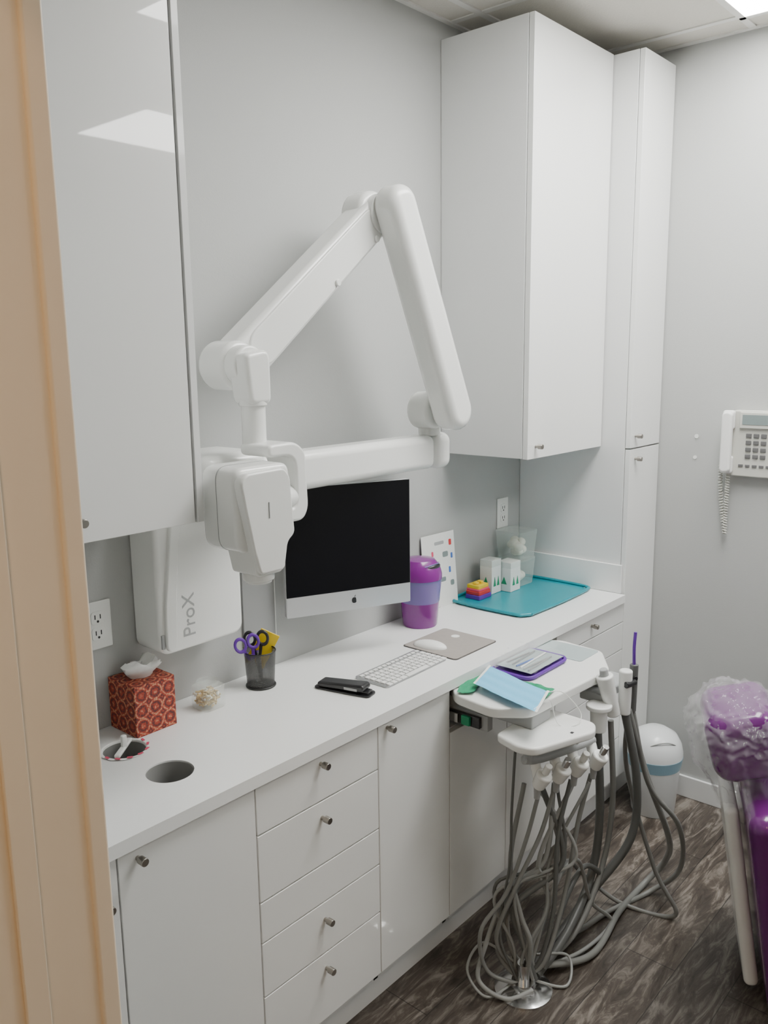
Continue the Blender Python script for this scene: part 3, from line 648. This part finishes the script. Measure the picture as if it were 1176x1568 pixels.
# ------------------------------------------------------------------ wall phone
X=WX
P=[prism('phone_base',rrect(0.90,1.075,1.33,1.57,0.012),'x',X-0.035,X-0.0005,'phone',0.005,3),
   box('display_frame',X-0.045,X-0.03,0.925,1.045,1.505,1.565,'phone',0.004),box('display',X-0.0465,X-0.044,0.935,1.035,1.520,1.555,'lcd')]
for r in range(4):
    for c in range(3): P.append(box('key',X-0.040,X-0.034,1.012-c*0.026-0.0095,1.012-c*0.026+0.0095,1.480-r*0.025-0.0075,1.480-r*0.025+0.0075,'phkey',0.002))
for r in range(6): P.append(box('side_key',X-0.039,X-0.034,0.915,0.935,1.485-r*0.02-0.005,1.485-r*0.02+0.005,'phone',0.001))
for c in range(5): P.append(box('soft_key',X-0.039,X-0.034,1.035-c*0.024-0.008,1.035-c*0.024+0.008,1.366,1.375,'phkey',0.001))
P.append(prism('handset_grip',rrect(1.062,1.100,1.345,1.565,0.015),'x',X-0.075,X-0.05,'key',0.008,3))
P.append(box('handset_ear',X-0.060,X-0.033,1.060,1.103,1.50,1.57,'key',0.010)); P.append(box('handset_mouth',X-0.060,X-0.033,1.060,1.103,1.34,1.405,'key',0.010))
pts=[]
for i in range(560):
    t=i/559; th=t*2*math.pi*50
    if t<0.5: c=Vector((X-0.03,1.080,1.35-t*2*0.24))
    else: c=Vector((X-0.03,1.080+0.028*math.sin((t-0.5)*2*math.pi*0.5),1.11+(t-0.5)*2*0.26))
    pts.append(c+Vector((0.006*math.cos(th),0.006*math.sin(th),0)))
P.append(tube('coiled_cord',pts,0.0026,'phone',6,1,False))
group('wall_phone',P)
group('wall_plug_cover',[cyl('disc',(X-0.003,1.214,1.465),(X-0.0002,1.214,1.465),0.008,'card')]); group('wall_plug_cover',[cyl('disc',(X-0.003,1.216,1.385),(X-0.0002,1.216,1.385),0.007,'card')])
# ------------------------------------------------------------------ dental chair (seen side-on from the doorway)
C=Matrix.Translation((2.262,0.722,0))@Matrix.Rotation(math.radians(-66),4,'Z')   # local +x = chair forward, y = width
def TR(p,ry=0): return C@Matrix.Translation(p)@Matrix.Rotation(math.radians(ry),4,'Y')
P=[box('headrest',-0.075,0.11,-0.14,0.14,-0.095,0.095,'vinyl',0.05,7,T=TR((0.01,0,0.755),-16)),
   box('headrest_post',-0.012,0.012,-0.03,0.03,-0.14,0.02,'chrome',0.003,T=TR((0.03,0,0.67),-10)),
   box('backrest_pad',-0.062,0.12,-0.25,0.25,-0.33,0.25,'vinyl',0.045,6,T=TR((0.125,0,0.39),-9)),
   box('backrest_shell',-0.03,0.008,-0.12,0.20,-0.31,0.215,'xwhite',0.016,5,T=TR((0.045,0,0.375),-9)),
   box('shell_switch',-0.033,-0.02,-0.11,-0.09,-0.05,-0.01,'black',0.003,T=TR((0.048,0,0.45),-9)),
   box('seat_pad',-0.05,0.50,-0.24,0.24,-0.05,0.05,'vinyl',0.04,5,T=TR((0.24,0,0.42))),
   box('seat_shell',0.0,0.50,-0.2,0.2,-0.06,0.0,'xwhite',0.02,4,T=TR((0.24,0,0.35))),
   box('leg_pad',0,0.5,-0.2,0.2,-0.05,0.04,'vinyl',0.035,5,T=TR((0.70,0,0.40),30)),
   cyl('column',C@Vector((0.45,0,0.03)),C@Vector((0.45,0,0.30)),0.09,'xwhite',b=0.01),
   box('base_plate',0.18,0.80,-0.22,0.22,0.0005,0.05,'xwhite',0.015,T=C),
   box('armrest',0.2,0.55,-0.30,-0.24,0.56,0.60,'vinyl',0.015,4,T=C),box('armrest_post',0.25,0.30,-0.28,-0.25,0.40,0.57,'xwhite',0.008,T=C)]
bm=bmesh.new(); bmesh.ops.create_icosphere(bm,subdivisions=6,radius=1)
for v in bm.verts:
    n_=noise.noise(v.co*2.5)*0.14+noise.noise(v.co*7)*0.09+abs(noise.noise(v.co*14))*0.08+abs(noise.noise(v.co*26))*0.04
    s_=1+n_
    z=v.co.z; lo=1.0 if z>0 else 1+1.35*(-z)
    v.co=Vector((v.co.x*0.125*s_*(1 if z>-0.2 else 1+0.15*(-z-0.2))-0.005,v.co.y*0.175*s_,z*0.120*lo*s_))
P.append(fin('cover_film',bm,'film',TR((0.02,0,0.765),-16),90,wn=False))
group('dental_chair',P)

# ------------------------------------------------------------------ lights
w=bpy.data.worlds.new('world'); w.use_nodes=True; w.node_tree.nodes['Background'].inputs[0].default_value=(0.9,0.95,1,1); w.node_tree.nodes['Background'].inputs[1].default_value=0.25
bpy.context.scene.world=w
def area(n,loc,sz,e,col,rot=(0,0,0)):
    l=bpy.data.lights.new(n,'AREA'); l.shape='RECTANGLE'; l.size=sz[0]; l.size_y=sz[1]; l.energy=e; l.color=col
    o=bpy.data.objects.new(n,l); o.location=loc; o.rotation_euler=rot; COL.objects.link(o); return o
area('hallway_lamp',(-0.35,-0.1,2.6),(0.3,0.3),13,(1.0,0.66,0.36))
box('wall_hallway',-1.31,-1.3,YF,WY,0,CZ,'wall')
# ------------------------------------------------------------------ camera
f,yaw,pit,rol=1297.58,41.1353,10.4331,-0.7818
y=math.radians(yaw);t=math.radians(pit);r=math.radians(rol)
Fv=Vector((math.cos(y),math.sin(y),0));R0=Vector((math.sin(y),-math.cos(y),0));Z=Vector((0,0,1))
fw=math.cos(t)*Fv-math.sin(t)*Z; up=math.sin(t)*Fv+math.cos(t)*Z
Rc=R0*math.cos(r)+up*math.sin(r); Uc=-R0*math.sin(r)+up*math.cos(r)
cam=bpy.data.cameras.new('camera'); co=bpy.data.objects.new('camera',cam); COL.objects.link(co)
mw=Matrix.Identity(4)
for i in range(3): mw[i][0]=Rc[i]; mw[i][1]=Uc[i]; mw[i][2]=-fw[i]
mw[2][3]=1.78; co.matrix_world=mw
cam.sensor_fit='VERTICAL'; cam.sensor_height=36; cam.lens=f/1568*36; cam.clip_start=0.02
bpy.context.scene.camera=co
